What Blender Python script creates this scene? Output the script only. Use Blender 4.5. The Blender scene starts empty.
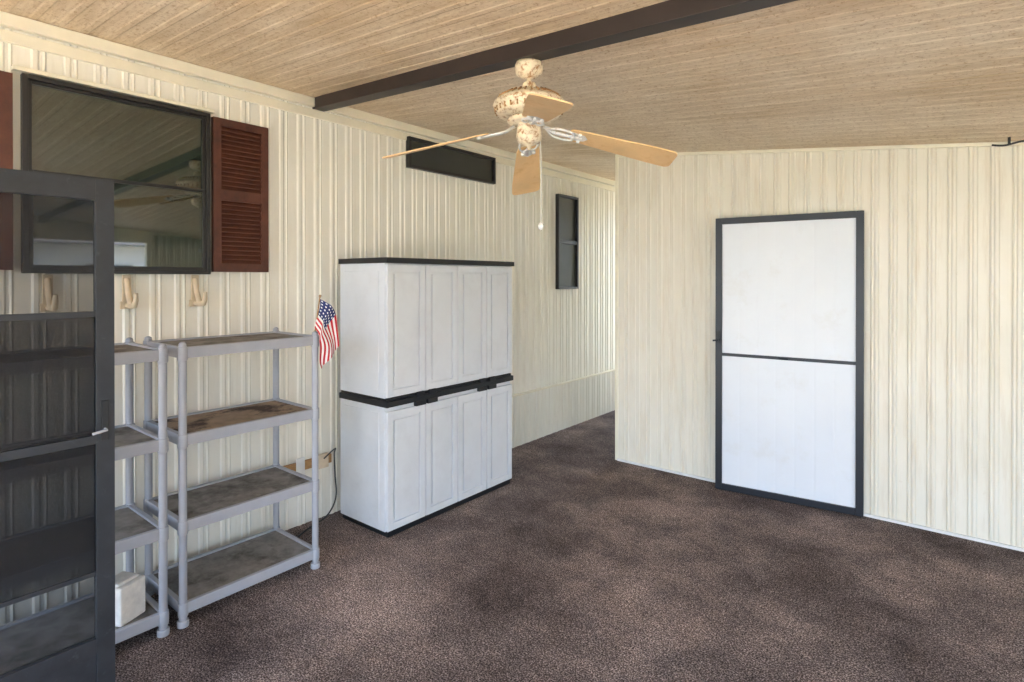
import bpy, math, random
from mathutils import Vector, Matrix
random.seed(4)
D=bpy.data; SC=bpy.context.scene
# ------------------------------------------------------------ materials
def nm(name):
    m=D.materials.new(name); m.use_nodes=True
    nt=m.node_tree; b=nt.nodes['Principled BSDF']; return m,nt,b
def N(nt,t,**k):
    n=nt.nodes.new(t)
    for a,v in k.items():
        if a in n.inputs: n.inputs[a].default_value=v
        else: setattr(n,a,v)
    return n
def ramp(nt,fac,stops):
    r=nt.nodes.new('ShaderNodeValToRGB'); e=r.color_ramp.elements
    while len(e)<len(stops): e.new(0.5)
    for i,(p,c) in enumerate(stops):
        e[i].position=p; e[i].color=(c[0],c[1],c[2],1)
    nt.links.new(fac,r.inputs[0]); return r.outputs[0]
def coords(nt,scale=(1,1,1),rot=(0,0,0)):
    g=nt.nodes.new('ShaderNodeNewGeometry'); m=nt.nodes.new('ShaderNodeMapping')
    m.inputs['Scale'].default_value=scale; m.inputs['Rotation'].default_value=rot
    nt.links.new(g.outputs['Position'],m.inputs[0]); return m.outputs[0]
def noise(nt,vec,scale,detail=4,rough=.6):
    n=N(nt,'ShaderNodeTexNoise',Scale=scale,Detail=detail,Roughness=rough)
    nt.links.new(vec,n.inputs['Vector']); return n.outputs[0]
def mixc(nt,f,a,b,mode='MIX'):
    m=nt.nodes.new('ShaderNodeMix'); m.data_type='RGBA'; m.blend_type=mode
    for s,v in ((m.inputs[0],f),(m.inputs[6],a),(m.inputs[7],b)):
        if isinstance(v,(int,float)): s.default_value=v
        elif isinstance(v,tuple): s.default_value=(v[0],v[1],v[2],1)
        else: nt.links.new(v,s)
    return m.outputs[2]
def bump(nt,b,h,st=.3,dist=.01):
    n=N(nt,'ShaderNodeBump',Strength=st,Distance=dist); nt.links.new(h,n.inputs['Height']); nt.links.new(n.outputs[0],b.inputs['Normal'])
def mat(name,col,rough=.5,var=.12,scale=8,metal=0,spec=.5,dirt=None,stretch=(1,1,1),bmp=0):
    m,nt,b=nm(name); v=coords(nt,stretch)
    n=noise(nt,v,scale)
    lo=tuple(c*(1-var) for c in col); hi=tuple(min(1,c*(1+var)) for c in col)
    c=ramp(nt,n,[(.3,lo),(.7,hi)])
    if dirt:
        n2=noise(nt,v,dirt[1],6,.7); f=ramp(nt,n2,[(dirt[2],(0,0,0)),(dirt[3],(1,1,1))])
        c=mixc(nt,f,c,dirt[0])
    nt.links.new(c,b.inputs['Base Color'])
    b.inputs['Roughness'].default_value=rough; b.inputs['Metallic'].default_value=metal
    b.inputs['Specular IOR Level'].default_value=spec
    if bmp: bump(nt,b,noise(nt,v,scale*6),bmp,.004)
    return m
M={}
def wallmat(name,a,b_,dirtc,amt):
    m,nt,b=nm(name)
    v=coords(nt); vs=coords(nt,(6,6,.5))
    c=ramp(nt,noise(nt,v,1.3,3),[(.3,a),(.7,b_)])
    f=ramp(nt,noise(nt,vs,3,6,.7),[(.5,(0,0,0)),(.85,(amt,amt,amt))])
    c=mixc(nt,f,c,dirtc)
    sm=ramp(nt,noise(nt,v,9,5,.75),[(.66,(0,0,0)),(.76,(amt*.5,amt*.5,amt*.5))])
    c=mixc(nt,sm,c,dirtc)
    nt.links.new(c,b.inputs['Base Color']); b.inputs['Roughness'].default_value=.38
    b.inputs['Specular IOR Level'].default_value=.45
    return m
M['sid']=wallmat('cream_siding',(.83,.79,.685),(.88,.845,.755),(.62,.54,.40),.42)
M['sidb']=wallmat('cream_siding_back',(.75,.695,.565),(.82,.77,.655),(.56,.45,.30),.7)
M['trimc']=mat('cream_trim',(.82,.76,.60),.45,.06,5)
# ceiling
m,nt,b=nm('stained_ceiling_panel')
v=coords(nt,(.7,7,1)); v1=coords(nt); v2=coords(nt,(5,26,5))
c=ramp(nt,noise(nt,v,2.2,6,.7),[(.3,(.52,.37,.21)),(.5,(.68,.52,.34)),(.72,(.84,.71,.53))])
c=mixc(nt,ramp(nt,noise(nt,v1,.8,3),[(.38,(0,0,0)),(.66,(.7,.7,.7))]),c,(.84,.72,.56))
f=ramp(nt,noise(nt,v2,3,5,.8),[(.5,(0,0,0)),(.72,(.75,.75,.75))])
c=mixc(nt,f,c,(.40,.24,.11))
f2=ramp(nt,noise(nt,v1,50,3,.8),[(.55,(0,0,0)),(.67,(.7,.7,.7))])
c=mixc(nt,f2,c,(.38,.21,.09))
nt.links.new(c,b.inputs['Base Color']); b.inputs['Roughness'].default_value=.6
M['ceil']=m
# carpet
m,nt,b=nm('brown_speckled_carpet')
v=coords(nt)
a=ramp(nt,noise(nt,v,140,3,.75),[(.37,(.024,.016,.014)),(.5,(.125,.092,.082)),(.62,(.46,.38,.345))])
w=ramp(nt,noise(nt,v,.95,7,.68),[(.36,(.42,.39,.39)),(.5,(.93,.91,.90)),(.64,(1.75,1.66,1.58))])
w2=ramp(nt,noise(nt,v,40,3,.7),[(.35,(.70,.70,.70)),(.65,(1.27,1.27,1.27))])
c=mixc(nt,1.0,a,w,'MULTIPLY'); c=mixc(nt,1.0,c,w2,'MULTIPLY')
nt.links.new(c,b.inputs['Base Color']); b.inputs['Roughness'].default_value=.95; b.inputs['Specular IOR Level'].default_value=.1
bump(nt,b,noise(nt,v,140,3),.8,.01)
M['carpet']=m
M['beam']=mat('brown_beam_paint',(.028,.018,.016),.5,.25,6)
M['bronze']=mat('dark_bronze_aluminium',(.016,.014,.014),.4,.2,10)
M['slate']=mat('dark_slate_frame',(.018,.020,.025),.5,.25,14,dirt=((.055,.06,.068),30,.6,.8))
M['navy']=mat('navy_black_door_frame',(.008,.010,.016),.42,.2,10)
M['cab']=mat('white_grey_plastic',(.69,.71,.74),.45,.03,5,dirt=((.58,.59,.61),3,.5,.9))
M['blk']=mat('black_plastic',(.008,.009,.011),.5,.2,20)
M['shut']=mat('maroon_shutter_paint',(.095,.028,.015),.55,.25,9,dirt=((.035,.012,.008),12,.5,.8))
M['post']=mat('grey_resin',(.38,.39,.43),.5,.06,10)
M['shelftop']=mat('dirty_shelf_top',(.24,.22,.20),.8,.25,14,dirt=((.06,.045,.035),5,.46,.68))
M['rust']=mat('rusty_shelf_top',(.30,.215,.15),.8,.3,10,dirt=((.035,.014,.008),4.5,.50,.60))
M['beige']=mat('beige_plastic_hook',(.66,.53,.37),.5,.1,20)
M['white']=mat('white_enamel',(.75,.74,.71),.4,.06,10)
M['foam']=mat('white_foam_block',(.80,.76,.70),.8,.1,30,bmp=.3)
M['wood']=mat('raw_wood_block',(.40,.22,.09),.7,.3,20,stretch=(1,1,8))
M['cord']=mat('black_cord',(.02,.02,.02),.5,.1,10)
M['blade']=mat('tan_fan_blade',(.78,.51,.25),.5,.12,7,dirt=((.58,.32,.12),14,.5,.8))
M['fanm']=mat('aged_cream_fan_metal',(.80,.67,.48),.45,.12,25,dirt=((.36,.17,.06),45,.50,.64))
M['fanw']=mat('white_fan_metal',(.75,.73,.70),.35,.08,25,dirt=((.35,.2,.1),60,.58,.7))
M['panelw']=mat('white_door_panel',(.74,.76,.79),.35,.02,3,dirt=((.66,.65,.62),4,.55,.9))
M['conc']=mat('concrete_ground',(.60,.53,.42),.9,.15,2)
M['grass']=mat('grass_ground',(.12,.18,.06),.95,.4,6)
M['hedge']=mat('hedge_leaves',(.04,.09,.03),.9,.6,9)
M['nwall']=mat('neighbour_white_siding',(.82,.82,.79),.6,.05,3)
M['roof']=mat('grey_roof',(.2,.2,.21),.8,.2,8)
def glass(name,col,rough,alpha=1,spec=.6,ior=1.5):
    m=mat(name,col,rough,.2,3,spec=spec); p=m.node_tree.nodes['Principled BSDF']; p.inputs['Alpha'].default_value=alpha; p.inputs['IOR'].default_value=ior; return m
M['wglass']=glass('dark_window_glass',(.016,.028,.020),.03,spec=.5,ior=2.1)
M['wglass2']=glass('grey_window_insect_screen',(.045,.05,.045),.35,.8)
M['screen']=glass('insect_screen_mesh',(.024,.024,.026),.8,.45,.1)
M['tint']=glass('smoked_storm_panel',(.012,.011,.012),.55,.56,.2)
# flag
m,nt,b=nm('flag_cloth'); uv=nt.nodes.new('ShaderNodeUVMap')
sx=nt.nodes.new('ShaderNodeSeparateXYZ'); nt.links.new(uv.outputs[0],sx.inputs[0])
def mth(op,a,c=None):
    n=nt.nodes.new('ShaderNodeMath'); n.operation=op
    for i,q in enumerate((a,c)):
        if q is None: continue
        if isinstance(q,(int,float)): n.inputs[i].default_value=q
        else: nt.links.new(q,n.inputs[i])
    return n.outputs[0]
st=mth('MODULO',mth('FLOOR',mth('MULTIPLY',sx.outputs[1],13)),2.)
c=mixc(nt,st,(.50,.015,.025),(.80,.78,.75))
can=mth('MULTIPLY',mth('LESS_THAN',sx.outputs[0],.4),mth('LESS_THAN',sx.outputs[1],7/13))
fx=mth('SUBTRACT',mth('FRACT',mth('MULTIPLY',sx.outputs[0],6/.4)),.5)
fy=mth('SUBTRACT',mth('FRACT',mth('MULTIPLY',sx.outputs[1],5*13/7)),.5)
rr=mth('ADD',mth('MULTIPLY',fx,fx),mth('MULTIPLY',fy,fy))
star=mth('LESS_THAN',rr,.05)
blue=mixc(nt,star,(.012,.024,.12),(.8,.8,.82))
c=mixc(nt,can,c,blue)
nt.links.new(c,b.inputs['Base Color']); b.inputs['Roughness'].default_value=.8
M['flag']=m
# ------------------------------------------------------------ mesh builder
class B:
    def __init__(s): s.v=[];s.f=[];s.mi=[];s.mats=[];s.sm=[]
    def m(s,k):
        if k not in s.mats: s.mats.append(k)
        return s.mats.index(k)
    def add(s,vs,fs,k,smooth=False):
        o=len(s.v); s.v+= [tuple(q) for q in vs]; i=s.m(k)
        for f in fs: s.f.append(tuple(o+a for a in f)); s.mi.append(i); s.sm.append(smooth)
    def box(s,lo,hi,k,T=None):
        x0,y0,z0=lo;x1,y1,z1=hi
        vs=[(x0,y0,z0),(x1,y0,z0),(x1,y1,z0),(x0,y1,z0),(x0,y0,z1),(x1,y0,z1),(x1,y1,z1),(x0,y1,z1)]
        if T: vs=[T@Vector(q) for q in vs]
        s.add(vs,[(0,3,2,1),(4,5,6,7),(0,1,5,4),(1,2,6,5),(2,3,7,6),(3,0,4,7)],k)
    def tube(s,path,r,k,n=10,closed=False,caps=True):
        P=[Vector(p) for p in path]; R=r if isinstance(r,(list,tuple)) else [r]*len(P)
        rings=[];prev=None
        L=len(P)
        for i in range(L):
            if closed: t=(P[(i+1)%L]-P[i-1])
            else: t=P[min(i+1,L-1)]-P[max(i-1,0)]
            t.normalize()
            if prev is None:
                a=Vector((0,0,1)) if abs(t.z)<.9 else Vector((1,0,0)); u=t.cross(a).normalized()
            else: u=(prev-t*prev.dot(t)).normalized()
            prev=u; w=t.cross(u)
            rings.append([P[i]+(u*math.cos(2*math.pi*j/n)+w*math.sin(2*math.pi*j/n))*R[i] for j in range(n)])
        vs=[q for g in rings for q in g]; fs=[]
        for i in range(L if closed else L-1):
            for j in range(n):
                a=i*n+j;b2=i*n+(j+1)%n;c2=((i+1)%L)*n+(j+1)%n;d=((i+1)%L)*n+j
                fs.append((a,b2,c2,d))
        if caps and not closed: fs.append(tuple(range(n))[::-1]); fs.append(tuple((L-1)*n+j for j in range(n)))
        s.add(vs,fs,k,True)
    def lathe(s,c,prof,k,n=32,T=None):
        vs=[];fs=[]
        for (r,z) in prof:
            for j in range(n):
                a=2*math.pi*j/n; q=Vector((c[0]+r*math.cos(a),c[1]+r*math.sin(a),c[2]+z)); vs.append(T@q if T else q)
        for i in range(len(prof)-1):
            for j in range(n):
                fs.append((i*n+j,i*n+(j+1)%n,(i+1)*n+(j+1)%n,(i+1)*n+j))
        s.add(vs,fs,k,True)
    def done(s,name,bevel=0,T=None,uv=None):
        me=D.meshes.new(name); me.from_pydata(s.v,[],s.f)
        for k in s.mats: me.materials.append(M[k])
        for i,p in enumerate(me.polygons): p.material_index=s.mi[i]; p.use_smooth=s.sm[i]
        me.update()
        if uv:
            l=me.uv_layers.new(name='UVMap')
            for lp in me.loops: l.data[lp.index].uv=uv[lp.vertex_index]
        o=D.objects.new(name,me); SC.collection.objects.link(o)
        if T: o.matrix_world=T
        if bevel:
            b=o.modifiers.new('b','BEVEL'); b.width=bevel; b.segments=2; b.limit_method='ANGLE'; b.angle_limit=math.radians(50)
        return o
WX=-3.482; BY=4.62; CX=-2.49; RX=2.7; NY=-1.6; FY=8.2
def cz(x,y):
    s=min(.11,max(.05,.068+.016*(y-2.17))); return 2.88-s*(x-WX)
# ------------------------------------------------------------ ribbed walls
def ribbed(b,p0,p1,nrm,zb,zt,period,depth,k,phase=0):
    p0=Vector(p0);p1=Vector(p1);n=Vector(nrm);L=(p1-p0).length;d=(p1-p0)/L
    prof=[(0,0),(.50,0),(.57,1),(.64,0),(.72,0),(.79,1),(.93,1)]
    ts=[]
    i=-1
    while i*period<L:
        for (a,h) in prof:
            t=(i+a)*period+phase
            if 0<t<L: ts.append((t,h))
        i+=1
    ts=[(0,0)]+ts+[(L,0)]
    vs=[];fs=[]
    for (t,h) in ts:
        q=p0+d*t+n*(depth*h)
        z1=zt(q.x,q.y) if callable(zt) else zt
        vs.append((q.x,q.y,zb)); vs.append((q.x,q.y,z1))
    for i in range(len(ts)-1): fs.append((2*i,2*i+2,2*i+3,2*i+1))
    b.add(vs,fs,k)
b=B(); ribbed(b,(WX,FY,0),(WX,NY,0),(1,0,0),0,lambda x,y:cz(x,y)+.01,.125,.007,'sid',.03)
b.box((WX-.12,NY,0),(WX-.004,FY,2.9),'sid'); b.done('wall_left')
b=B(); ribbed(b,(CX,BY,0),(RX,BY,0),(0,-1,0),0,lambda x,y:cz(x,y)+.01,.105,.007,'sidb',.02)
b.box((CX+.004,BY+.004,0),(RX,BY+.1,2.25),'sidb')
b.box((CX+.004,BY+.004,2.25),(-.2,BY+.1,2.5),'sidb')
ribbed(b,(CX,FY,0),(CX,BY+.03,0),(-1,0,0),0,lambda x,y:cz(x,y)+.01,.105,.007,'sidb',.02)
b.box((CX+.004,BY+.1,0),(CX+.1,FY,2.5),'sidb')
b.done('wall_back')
b=B(); b.box((CX-.012,BY-.012,0),(CX+.016,BY+.035,cz(CX,BY)),'trimc'); b.done('trim_corner',.002)
b=B(); b.box((CX+.017,BY-.022,0),(RX,BY-.0075,.018),'white'); b.done('light_gap_strip_back')  # white strip paints in the sliver of light along the wall foot
b=B()
v=[];n=12
for i in range(n+1):
    x=CX+(RX-CX)*i/n; z=cz(x,BY)
    v+=[(x,BY-.025,z-.022),(x,BY-.025,z),(x,BY,z-.022),(x,BY,z)]
b.add(v,[q for i in range(n) for q in ((4*i,4*i+4,4*i+5,4*i+1),(4*i,4*i+2,4*i+6,4*i+4))],'trimc'); b.done('trim_back_top')
b=B(); b.box((WX,NY,2.815),(WX+.035,FY,2.875),'trimc'); b.box((WX,NY,2.745),(WX+.018,FY,2.80),'trimc'); b.done('trim_left_top',.003)
b=B(); ribbed(b,(WX+.03,FY,0),(WX+.03,3.0,0),(1,0,0),0,.50,.125,.007,'sid',.03)
b.box((WX,3.0,.495),(WX+.042,FY,.51),'trimc'); b.done('trim_skirting')
# ceiling
b=B(); ys=[];y=NY
while y<FY:
    for a,h in ((0,0),(.055,0),(.062,1),(.085,1),(.092,0)):
        ys.append((y+a,h))
    y+=.10
xs=[WX-.02,-2.6,-1.5,-.3,1.,RX+.5]; vs=[];fs=[]
for (yy,h) in ys:
    for x in xs: vs.append((x,yy,cz(x,yy)-.002*h))
nx=len(xs)
for i in range(len(ys)-1):
    for j in range(nx-1): fs.append((i*nx+j,i*nx+j+1,(i+1)*nx+j+1,(i+1)*nx+j))
b.add(vs,fs,'ceil')
b.add([(WX-.3,NY-.3,2.98),(RX+.6,NY-.3,2.72),(RX+.6,FY,2.72),(WX-.3,FY,2.98)],[(0,1,2,3)],'roof'); b.done('ceiling')
b=B(); b.box((WX-.12,NY-.1,-.1),(RX+.1,FY,0),'carpet'); b.done('floor')
b=B(); vs=[]
for x,yc in ((WX,2.205),(RX+.4,1.94)):
    for (dy,dz) in ((-.045,.005),(.045,.005),(.045,-.075),(-.045,-.075)): vs.append((x,yc+dy,cz(x,2.15)+dz))
b.add(vs,[(0,1,5,4),(1,2,6,5),(2,3,7,6),(3,0,4,7),(0,3,2,1),(4,5,6,7)],'beam'); b.done('ceiling_beam',.003)
b=B(); ribbed(b,(RX,BY,0),(RX,NY,0),(-1,0,0),0,.85,.105,.009,'sidb'); b.box((RX+.005,NY,0),(RX+.1,BY,.85),'sidb')
b.box((RX-.02,NY,.85),(RX+.12,BY,.89),'trimc')
ribbed(b,(RX,BY,0),(RX,3.25,0),(-1,0,0),.89,2.3,.105,.009,'sidb'); b.box((RX+.005,3.25,.89),(RX+.1,BY,2.3),'sidb')
for yy in (NY,.3,1.75,3.2): b.box((RX+.01,yy,.89),(RX+.08,yy+.07,2.3),'trimc')
b.box((RX,NY,2.18),(RX+.09,BY,2.5),'trimc'); b.done('wall_right')
b=B()
for xx in (-2.5,-1.5,.2,1.6,RX-.07): b.box((xx,NY,0),(xx+.07,NY+.07,2.5),'trimc')
b.box((WX,NY,2.4),(RX,NY+.07,2.75),'trimc'); b.done('wall_near')
# ------------------------------------------------------------ outside
b=B(); b.box((RX+.1,-12,-.25),(9,16,-.12),'conc'); b.box((WX-3,-12,-.25),(RX+.1,NY-.1,-.12),'conc'); b.box((WX,FY,-.25),(RX+.1,16,-.12),'conc'); b.done('ground_driveway')
b=B(); b.box((-30,-40,-.5),(50,40,-.26),'grass'); b.done('ground_lawn')
b=B(); b.box((10,-14,-.26),(16,6.2,2.5),'nwall')
b.add([(9.4,-14.4,2.5),(16.6,-14.4,2.5),(16.6,6.6,2.5),(9.4,6.6,2.5),(13,-14.4,3.7),(13,6.6,3.7)],[(0,4,5,3),(1,2,5,4),(0,1,4),(2,3,5),(0,3,2,1)],'roof')
for yy in (-9,-4,1,4.3): b.box((9.96,yy,.9),(10,yy+1.0,2.0),'wglass')
b.done('neighbour_house')
b=B()
for i in range(60):
    c=(9.2+random.uniform(-.2,.2),-13+i*.38,.25+random.uniform(-.1,.1)); r=.4
    b.lathe(c,[(0.001,-r)]+[(r*math.sin(a)*random.uniform(.9,1.1),-r*math.cos(a)) for a in (.5,1,1.5,2,2.6)]+[(0.001,r)],'hedge',10)
b.done('hedge')
# ------------------------------------------------------------ windows
def ringbox(b,x0,x1,y0,y1,z0,z1,w,k):
    b.box((x0,y0,z0),(x1,y0+w,z1),k); b.box((x0,y1-w,z0),(x1,y1,z1),k)
    b.box((x0,y0+w,z0),(x1,y1-w,z0+w),k); b.box((x0,y0+w,z1-w),(x1,y1-w,z1),k)
b=B(); x=WX+.008
ringbox(b,x,x+.04,.632,1.475,1.675,2.61,.022,'bronze')
ringbox(b,x,x+.022,.654,1.453,2.15,2.588,.016,'bronze')
ringbox(b,x,x+.034,.6545,1.4525,1.697,2.165,.018,'bronze')
b.box((x,.67,2.16),(x+.010,1.44,2.575),'wglass'); b.box((x,.67,1.71),(x+.024,1.44,2.15),'wglass')
b.box((x,.60,2.62),(x+.035,1.50,2.64),'trimc')
b.done('window_1',.002)
b=B(); ringbox(b,x,x+.04,2.98,4.03,2.53,2.775,.025,'bronze'); b.box((x,3.0,2.55),(x+.015,4.01,2.755),'wglass2'); b.done('window_2',.002)
b=B(); ringbox(b,x,x+.045,5.07,5.47,1.535,2.565,.025,'bronze'); b.box((x,5.095,2.03),(x+.04,5.445,2.07),'bronze')
b.box((x,5.08,1.55),(x+.02,5.46,2.05),'wglass2'); b.box((x,5.08,2.05),(x+.015,5.46,2.55),'wglass2'); b.done('window_3',.002)
def shutter(y0,y1,z0,z1):
    b=B(); x=WX+.008; w=.045
    b.box((x,y0,z0),(x+.009,y1,z1),'shut')
    ringbox(b,x+.009,x+.030,y0,y1,z0,z1,w,'shut'); zm=z0+(z1-z0)*.50
    b.box((x+.009,y0+w,zm-.03),(x+.029,y1-w,zm+.03),'shut')
    for a,c in ((z0+w,zm-.03),(zm+.03,z1-w)):
        n=int((c-a)/.026); st=(c-a)/n
        for i in range(n):
            z=a+st*i
            b.add([(x+.026,y0+w,z),(x+.026,y1-w,z),(x+.010,y1-w,z+st*1.1),(x+.010,y0+w,z+st*1.1),
                   (x+.026,y0+w,z+.006),(x+.026,y1-w,z+.006)],[(0,1,2,3),(4,5,2,3),(0,1,5,4)],'shut')
    return b.done('window_shutter')
shutter(1.495,1.83,1.69,2.60); shutter(.27,.60,1.69,2.60)
for yy in (1.40,1.06,.73):
    b=B(); x=WX+.008
    b.box((x,yy-.03,1.49),(x+.014,yy+.03,1.53),'beige'); b.box((x,yy-.02,1.53),(x+.012,yy+.02,1.67),'beige')
    b.tube([(x+.01,yy,1.65),(x+.03,yy,1.58),(x+.07,yy,1.515),(x+.12,yy,1.51),(x+.14,yy,1.535),(x+.145,yy,1.575)],[.014,.014,.016,.015,.013,.010],'beige',8)
    b.tube([(x+.01,yy,1.51),(x+.10,yy,1.505)],.012,'beige',8)
    b.done('wall_hook',.002)
# ------------------------------------------------------------ cabinet
b=B(); xf=-2.863; xb=-3.365; y0,y1=2.30,3.565
b.box((xb+.01,y0+.012,0),(xf-.01,y1-.012,.035),'blk')
b.box((xb,y0,.035),(xf-.024,y1,.83),'cab'); b.box((xb,y0,.885),(xf-.024,y1,1.75),'cab')
b.box((xb-.004,y0-.008,.83),(xf+.006,y1+.008,.868),'blk'); b.box((xb+.002,y0+.002,.868),(xf-.012,y1-.002,.886),'blk')
b.box((xb-.006,y0-.012,1.75),(xf+.012,y1+.012,1.785),'blk')
ed=[2.30,2.63,2.94,3.255,3.565]
for i in range(4):
    a,c=ed[i]+.004,ed[i+1]-.004
    for z0,z1 in ((.04,.80),(.893,1.742)):
        b.box((xf-.0235,a,z0),(xf-.014,c,z1),'cab')
        ringbox(b,xf-.014,xf,a,c,z0,z1,.045,'cab')
        b.box((xf-.014,a+.060,z0+.060),(xf-.003,c-.060,z1-.060),'cab')
    hy=c-.05 if i%2==0 else a+.05
    b.box((xf-.012,hy-.045,.802),(xf+.014,hy+.045,.832),'blk'); b.box((xf-.005,hy-.03,.862),(xf+.012,hy+.03,.895),'blk')
b.box((xb+.05,y0-.004,.09),(xf-.08,y0,.79),'cab'); b.box((xb+.05,y0-.004,.93),(xf-.08,y0,1.70),'cab')
b.done('storage_cabinet',.003)
# ------------------------------------------------------------ shelving units
def shelving(y0,y1,x0=-3.33,x1=-2.90,rust=2):
    b=B(); zs=[.09,.48,.89,1.305]; r=.018
    for yy in (y0,y1):
        for xx in (x0,x1):
            b.tube([(xx,yy,.03),(xx,yy,1.335)],r,'post',14)
            b.tube([(xx,yy,1.335),(xx,yy,1.345),(xx,yy,1.35)],[r,r*.8,r*.3],'post',14)
            b.tube([(xx,yy,0),(xx,yy,.03)],.026,'post',14)
            for z in zs: b.tube([(xx,yy,z-.045),(xx,yy,z-.035),(xx,yy,z+.022)],[r+.002,r+.005,r+.005],'post',14)
    for i,z in enumerate(zs):
        b.box((x0-.012,y0,z-.033),(x0+.012,y1,z+.02),'post'); b.box((x1-.012,y0,z-.033),(x1+.012,y1,z+.02),'post')
        b.box((x0+.012,y0-.012,z-.033),(x1-.012,y0+.012,z+.02),'post'); b.box((x0+.012,y1-.012,z-.033),(x1-.012,y1+.012,z+.02),'post')
        b.box((x0+.012,y0+.012,z-.018),(x1-.012,y1-.012,z+.012),'rust' if i==rust else 'shelftop')
        for k in range(1,4):
            yy=y0+(y1-y0)*k/4; b.box((x0+.012,yy-.006,z-.03),(x1-.012,yy+.006,z-.018),'post')
    return b.done('shelving_unit',.003)
shelving(1.115,1.815,rust=2); shelving(.35,1.03,rust=9)
b=B(); b.box((-.06,-.065,0),(.06,.065,.17),'foam'); b.box((-.055,-.06,.17),(.04,.05,.185),'foam')
b.done('foam_block',.008,T=Matrix.Translation((-3.0,.90,.103))@Matrix.Rotation(math.radians(25),4,'Z'))
# ------------------------------------------------------------ flag
b=B(); top=Vector((-2.888,1.84,1.55)); bot=Vector((-2.898,1.815,1.352))
b.tube([bot,top],.004,'wood',8); b.lathe(top,[(.001,-.008),(.009,0),(.001,.010)],'wood',10)
hdir=(bot-top).normalized(); nu,nv=28,20; vs=[];uv=[]
for i in range(nu+1):
    u=i/nu
    for j in range(nv+1):
        w=j/nv
        p=top+hdir*(.015+.165*w*(1-.25*u))
        p=p+Vector((0,.085-.05*w,-.275))*u+Vector((0,.03,.02))*math.sin(u*math.pi)*(1-w)
        p.x+=.010*math.sin(w*9+u*3)*(.2+u)+.055*min(1,u*6)
        p.y+=.008*math.sin(u*7+w*5)-.03*w*min(1,u*3)
        vs.append(p); uv.append((u,w))
fs=[(i*(nv+1)+j,(i+1)*(nv+1)+j,(i+1)*(nv+1)+j+1,i*(nv+1)+j+1) for i in range(nu) for j in range(nv)]
k0=len(b.v); b.add(vs,fs,'flag',True)
b.done('american_flag',uv=[(0,0)]*k0+uv)
# ------------------------------------------------------------ outlet, cord
b=B(); x=WX+.008
b.box((x,1.93,.37),(x+.02,2.29,.43),'wood'); b.box((x+.02,2.17,.355),(x+.045,2.25,.45),'beige'); b.box((x+.02,2.02,.34),(x+.03,2.08,.46),'white')
b.done('outlet_board',.002)
b=B()
pts=[(WX+.056,2.21,.42),(WX+.09,2.3,.48),(WX+.08,2.36,.44),(WX+.09,2.37,.30),(WX+.1,2.31,.15),(WX+.11,2.20,.05),(WX+.12,2.05,.012),(WX+.2,1.9,.010)]
pts=[(p[0],min(p[1],2.275),p[2]) for p in pts]
def cr(P,n=8):
    P=[Vector(p) for p in P]; Q=[P[0]]+P+[P[-1]]; o=[]
    for i in range(1,len(Q)-2):
        for k in range(n):
            t=k/n; a,b_,c,d=Q[i-1:i+3]
            o.append(.5*((2*b_)+(-a+c)*t+(2*a-5*b_+4*c-d)*t*t+(-a+3*b_-3*c+d)*t**3))
    return o+[P[-1]]
b.tube(cr(pts),.005,'cord',8); b.done('extension_cord')
# ------------------------------------------------------------ door on the back wall
L=.99
T=Matrix.Translation((-1.543,4.466,.003))@Matrix.Rotation(math.atan2(.098,.963),4,'Z')
b=B(); H2=2.118; w=.048
b.box((0,0,0),(w,.045,H2),'navy'); b.box((L-w,0,0),(L,.045,H2),'navy')
b.box((w,0,0),(L-w,.045,w),'navy'); b.box((w,0,H2-w),(L-w,.045,H2),'navy')
b.box((w,.004,1.045),(L-w,.04,1.068),'navy')
for z0,z1 in ((w,1.045),(1.068,H2-w)):
    pr=[]
    for i in range(7):
        s=w+(L-2*w)*i/7; e=(L-2*w)/7
        pr+=[(s,.0166),(s+e*.04,.0166),(s+e*.08,.016),(s+e*.92,.016),(s+e*.96,.0166)]
    pr.append((L-w,.0166)); vs=[]
    for (xx,yy) in pr: vs+=[(xx,yy,z0),(xx,yy,z1)]
    b.add(vs,[(2*i,2*i+2,2*i+3,2*i+1) for i in range(len(pr)-1)],'panelw')
    b.box((w,.026,z0),(L-w,.034,z1),'panelw')
b.box((.008,-.012,1.14),(.04,0,1.24),'blk'); b.tube([(.024,-.012,1.17),(.024,-.04,1.17),(-.01,-.045,1.165)],.007,'blk',8)
b.tube([(.46,-.003,1.056),(.52,-.010,1.056)],.008,'blk',8)
b.done('door_1',.002,T=T)
# ------------------------------------------------------------ screen door (left foreground)
b=B(); x0,x1=-2.41,-2.38; ya,yb=-.22,.69; s=.055
b.box((x0,yb-s,.01),(x1,yb,2.0),'slate'); b.box((x0,ya,.01),(x1,ya+s,2.0),'slate')
i0,i1=ya+s,yb-s
b.box((x0,i0,1.925),(x1,i1,2.0),'slate'); b.box((x0,i0,.01),(x1,i1,.10),'slate')
b.box((x0+.008,i0,.10),(x1-.008,i1,.33),'slate'); b.box((x0,i0,.33),(x1,i1,.385),'slate')
b.box((x0,i0,1.07),(x1,i1,1.10),'slate'); b.box((x0+.004,i0,1.515),(x1-.004,i1,1.535),'slate')
b.box((x0+.012,i0,.385),(x0+.014,i1,1.07),'screen'); b.box((x0+.012,i0,1.10),(x0+.014,i1,1.925),'screen')
b.box((x1-.012,i0,.62),(x1-.009,i1,1.07),'tint'); b.box((x1-.012,i0,1.10),(x1-.009,i1,1.515),'tint')
b.box((x0+.016,i0,.605),(x1-.006,i1,.62),'slate')
b.box((x1,yb-.042,1.08),(x1+.008,yb-.020,1.22),'blk'); b.tube([(x1+.005,yb-.032,1.12),(x1+.03,yb-.032,1.12),(x1+.034,yb-.075,1.114)],.005,'post',8)
b.done('screen_door',.002)
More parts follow.
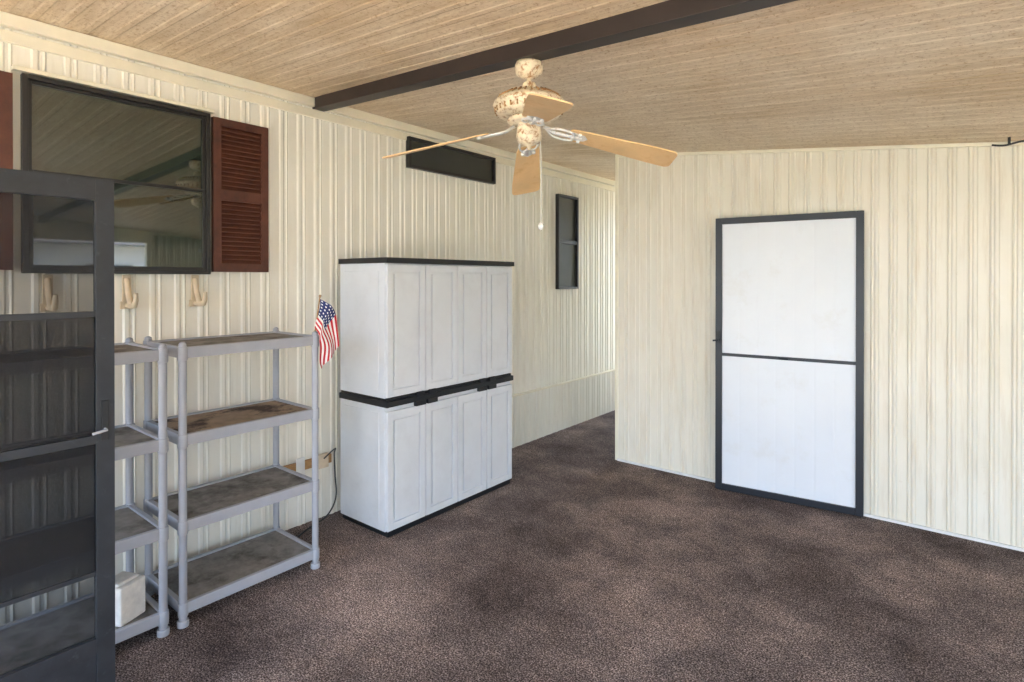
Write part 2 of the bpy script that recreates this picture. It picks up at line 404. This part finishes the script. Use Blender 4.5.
# ------------------------------------------------------------ ceiling fan
C=Vector((-1.634,2.163,0)); b=B(); DZ=.026
zt=cz(C.x,C.y)-.074
b.lathe((C.x,C.y,0),[(.001,zt),(.062,zt),(.068,zt-.02),(.062,zt-.055),(.035,zt-.075),(.012,zt-.083)],'fanm')
b.tube([(C.x,C.y,zt-.07),(C.x,C.y,2.51+DZ)],.013,'fanm',14)
b.lathe((C.x,C.y,DZ),[(.013,2.565),(.03,2.555),(.034,2.54),(.03,2.525),(.05,2.515)],'fanm')
b.lathe((C.x,C.y,DZ),[(.013,2.525),(.06,2.52),(.10,2.505),(.14,2.484),(.166,2.464),(.172,2.448),(.160,2.438),(.163,2.422),(.148,2.402),(.11,2.390),(.06,2.384),(.001,2.382)],'fanm',48)
for i in range(30):
    a=2*math.pi*i/30; ca,sa=math.cos(a),math.sin(a)
    b.tube([(C.x+.150*ca,C.y+.150*sa,2.482+DZ),(C.x+.112*ca,C.y+.112*sa,2.503+DZ)],.0045,'wood',6)
    b.tube([(C.x+.1635*ca,C.y+.1635*sa,2.434+DZ),(C.x+.161*ca,C.y+.161*sa,2.412+DZ)],.004,'wood',6)
b.lathe((C.x,C.y,DZ),[(.10,2.386),(.105,2.372),(.09,2.362),(.055,2.358),(.058,2.33),(.062,2.30),(.055,2.275),(.03,2.262),(.012,2.255),(.008,2.24),(.001,2.237)],'fanm',36)
A0=math.radians(38.8)
for k in range(4):
    a=A0+k*math.pi/2+(math.radians(5) if k==3 else 0); dr=math.radians([14,18.5,13,8][k])
    R=Matrix.Translation((C.x,C.y,2.362+DZ))@Matrix.Rotation(a,4,'Z')@Matrix.Rotation(dr,4,'Y')@Matrix.Rotation(math.radians(-12),4,'X')
    x0b,x1b=.20,.71
    def hw(x): return .056+.027*min(1,(x-x0b)/(x1b-x0b)*1.3)
    up=[];c=.03
    xs2=[x0b,x0b+.01,x0b+.03]+[x0b+.03+(x1b-c-x0b-.03)*i/8 for i in range(1,9)]
    for i,xq in enumerate(xs2):
        h=hw(xq)*( .75 if i==0 else (.9 if i==1 else 1)); up.append((xq,h))
    hh=hw(x1b-c)
    for i in range(1,7):
        t=i/6*math.pi/2; up.append((x1b-c+c*math.sin(t),hh-c+c*math.cos(t)))
    outl=up+[(xq,-h) for xq,h in reversed(up)]
    th=.005; m_=len(outl)
    vs=[R@Vector((p[0],p[1],-th)) for p in outl]+[R@Vector((p[0],p[1],th*.2)) for p in outl]
    fs=[tuple(range(m_))[::-1],tuple(range(m_,2*m_))]+[(i,(i+1)%m_,m_+(i+1)%m_,m_+i) for i in range(m_)]
    b.add(vs,fs,'blade')
    def tp(pts): return [R@Vector(p) for p in pts]
    b.tube(tp([(.07,0,.005),(.12,0,-.012),(.17,0,-.012),(.26,0,-.010)]),.008,'fanw',8)
    for s in (1,-1):
        b.tube(tp([(.085,.01*s,0)]+[(.165+.055*math.cos(t),s*(.024+.024*math.sin(t)),-.012) for t in [math.pi-.2-i*.45 for i in range(13)]]),.0055,'fanw',8)
        b.tube(tp([(.24,s*.03,-.010),(.255,s*.03,-.011)]),.009,'fanw',8)
    b.add(tp([(.215,-.04,-.0065),(.27,-.03,-.0065),(.29,0,-.0065),(.27,.03,-.0065),(.215,.04,-.0065)]),[(0,1,2,3,4)],'fanw')
pc=Vector((C.x+.045,C.y+.03,2.31))
b.tube([pc,pc+Vector((.004,0,-.1)),pc+Vector((.004,0,-.395))],.0018,'white',6)
q=pc+Vector((.004,0,-.41)); b.lathe(q,[(.001,.018),(.011,.012),(.016,0),(.011,-.012),(.001,-.018)],'white',14)
b.done('ceiling_fan')
b=B(); x,y=.19,4.50; z=cz(x,y)
b.tube([(x,y,z),(x,y,z-.04)],.007,'bronze',8); b.tube(cr([(x-.08,y,z-.035),(x-.02,y,z-.045),(x+.06,y,z-.032),(x+.14,y,z-.04)]),[.006]*25,'bronze',8)
b.done('ceiling_hook')
# ------------------------------------------------------------ lights
w=D.worlds.new('W'); SC.world=w; w.use_nodes=True; nt=w.node_tree
bg=nt.nodes['Background']; tc=nt.nodes.new('ShaderNodeTexCoord'); sp=nt.nodes.new('ShaderNodeSeparateXYZ')
nt.links.new(tc.outputs['Generated'],sp.inputs[0])
r=ramp(nt,sp.outputs[2],[(0,(.84,.91,1.0)),(.25,(.60,.77,1.0)),(1,(.22,.42,.9))]); nt.links.new(r,bg.inputs[0]); bg.inputs[1].default_value=8.2
def light(name,t,loc,rot,e,col,size=None,ang=None,portal=False):
    l=D.lights.new(name,t); l.energy=e; l.color=col
    if size: l.shape='RECTANGLE'; l.size,l.size_y=size
    if ang: l.angle=math.radians(ang)
    if portal: l.cycles.is_portal=True
    o=D.objects.new(name,l); o.location=loc; o.rotation_euler=[math.radians(a) for a in rot]; SC.collection.objects.link(o); return o
light('sun','SUN',(0,0,10),(0,-38,0),29.0,(1,.84,.62),ang=1)
light('portal_near','AREA',(-.4,NY-.05,1.2),(90,0,0),1,(1,1,1),(6.4,2.5),portal=True)
light('portal_right','AREA',(RX+.13,.8,1.53),(90,0,90),1,(1,1,1),(5.0,1.4),portal=True)
light('opening_corridor','AREA',(-2.98,FY-.1,1.4),(-90,0,0),20,(.72,.86,1.0),(.9,2.2))
# ------------------------------------------------------------ camera
c=D.cameras.new('camera'); co=D.objects.new('camera',c); SC.collection.objects.link(co); SC.camera=co
c.sensor_width=36; c.lens=567.125/1024*36; c.shift_y=-60.1/1024; c.clip_start=.02
co.location=(0,0,1.65); co.rotation_euler=(math.radians(90-.23),0,math.radians(38.796))
SC.view_settings.view_transform='Standard'; SC.view_settings.exposure=0.1
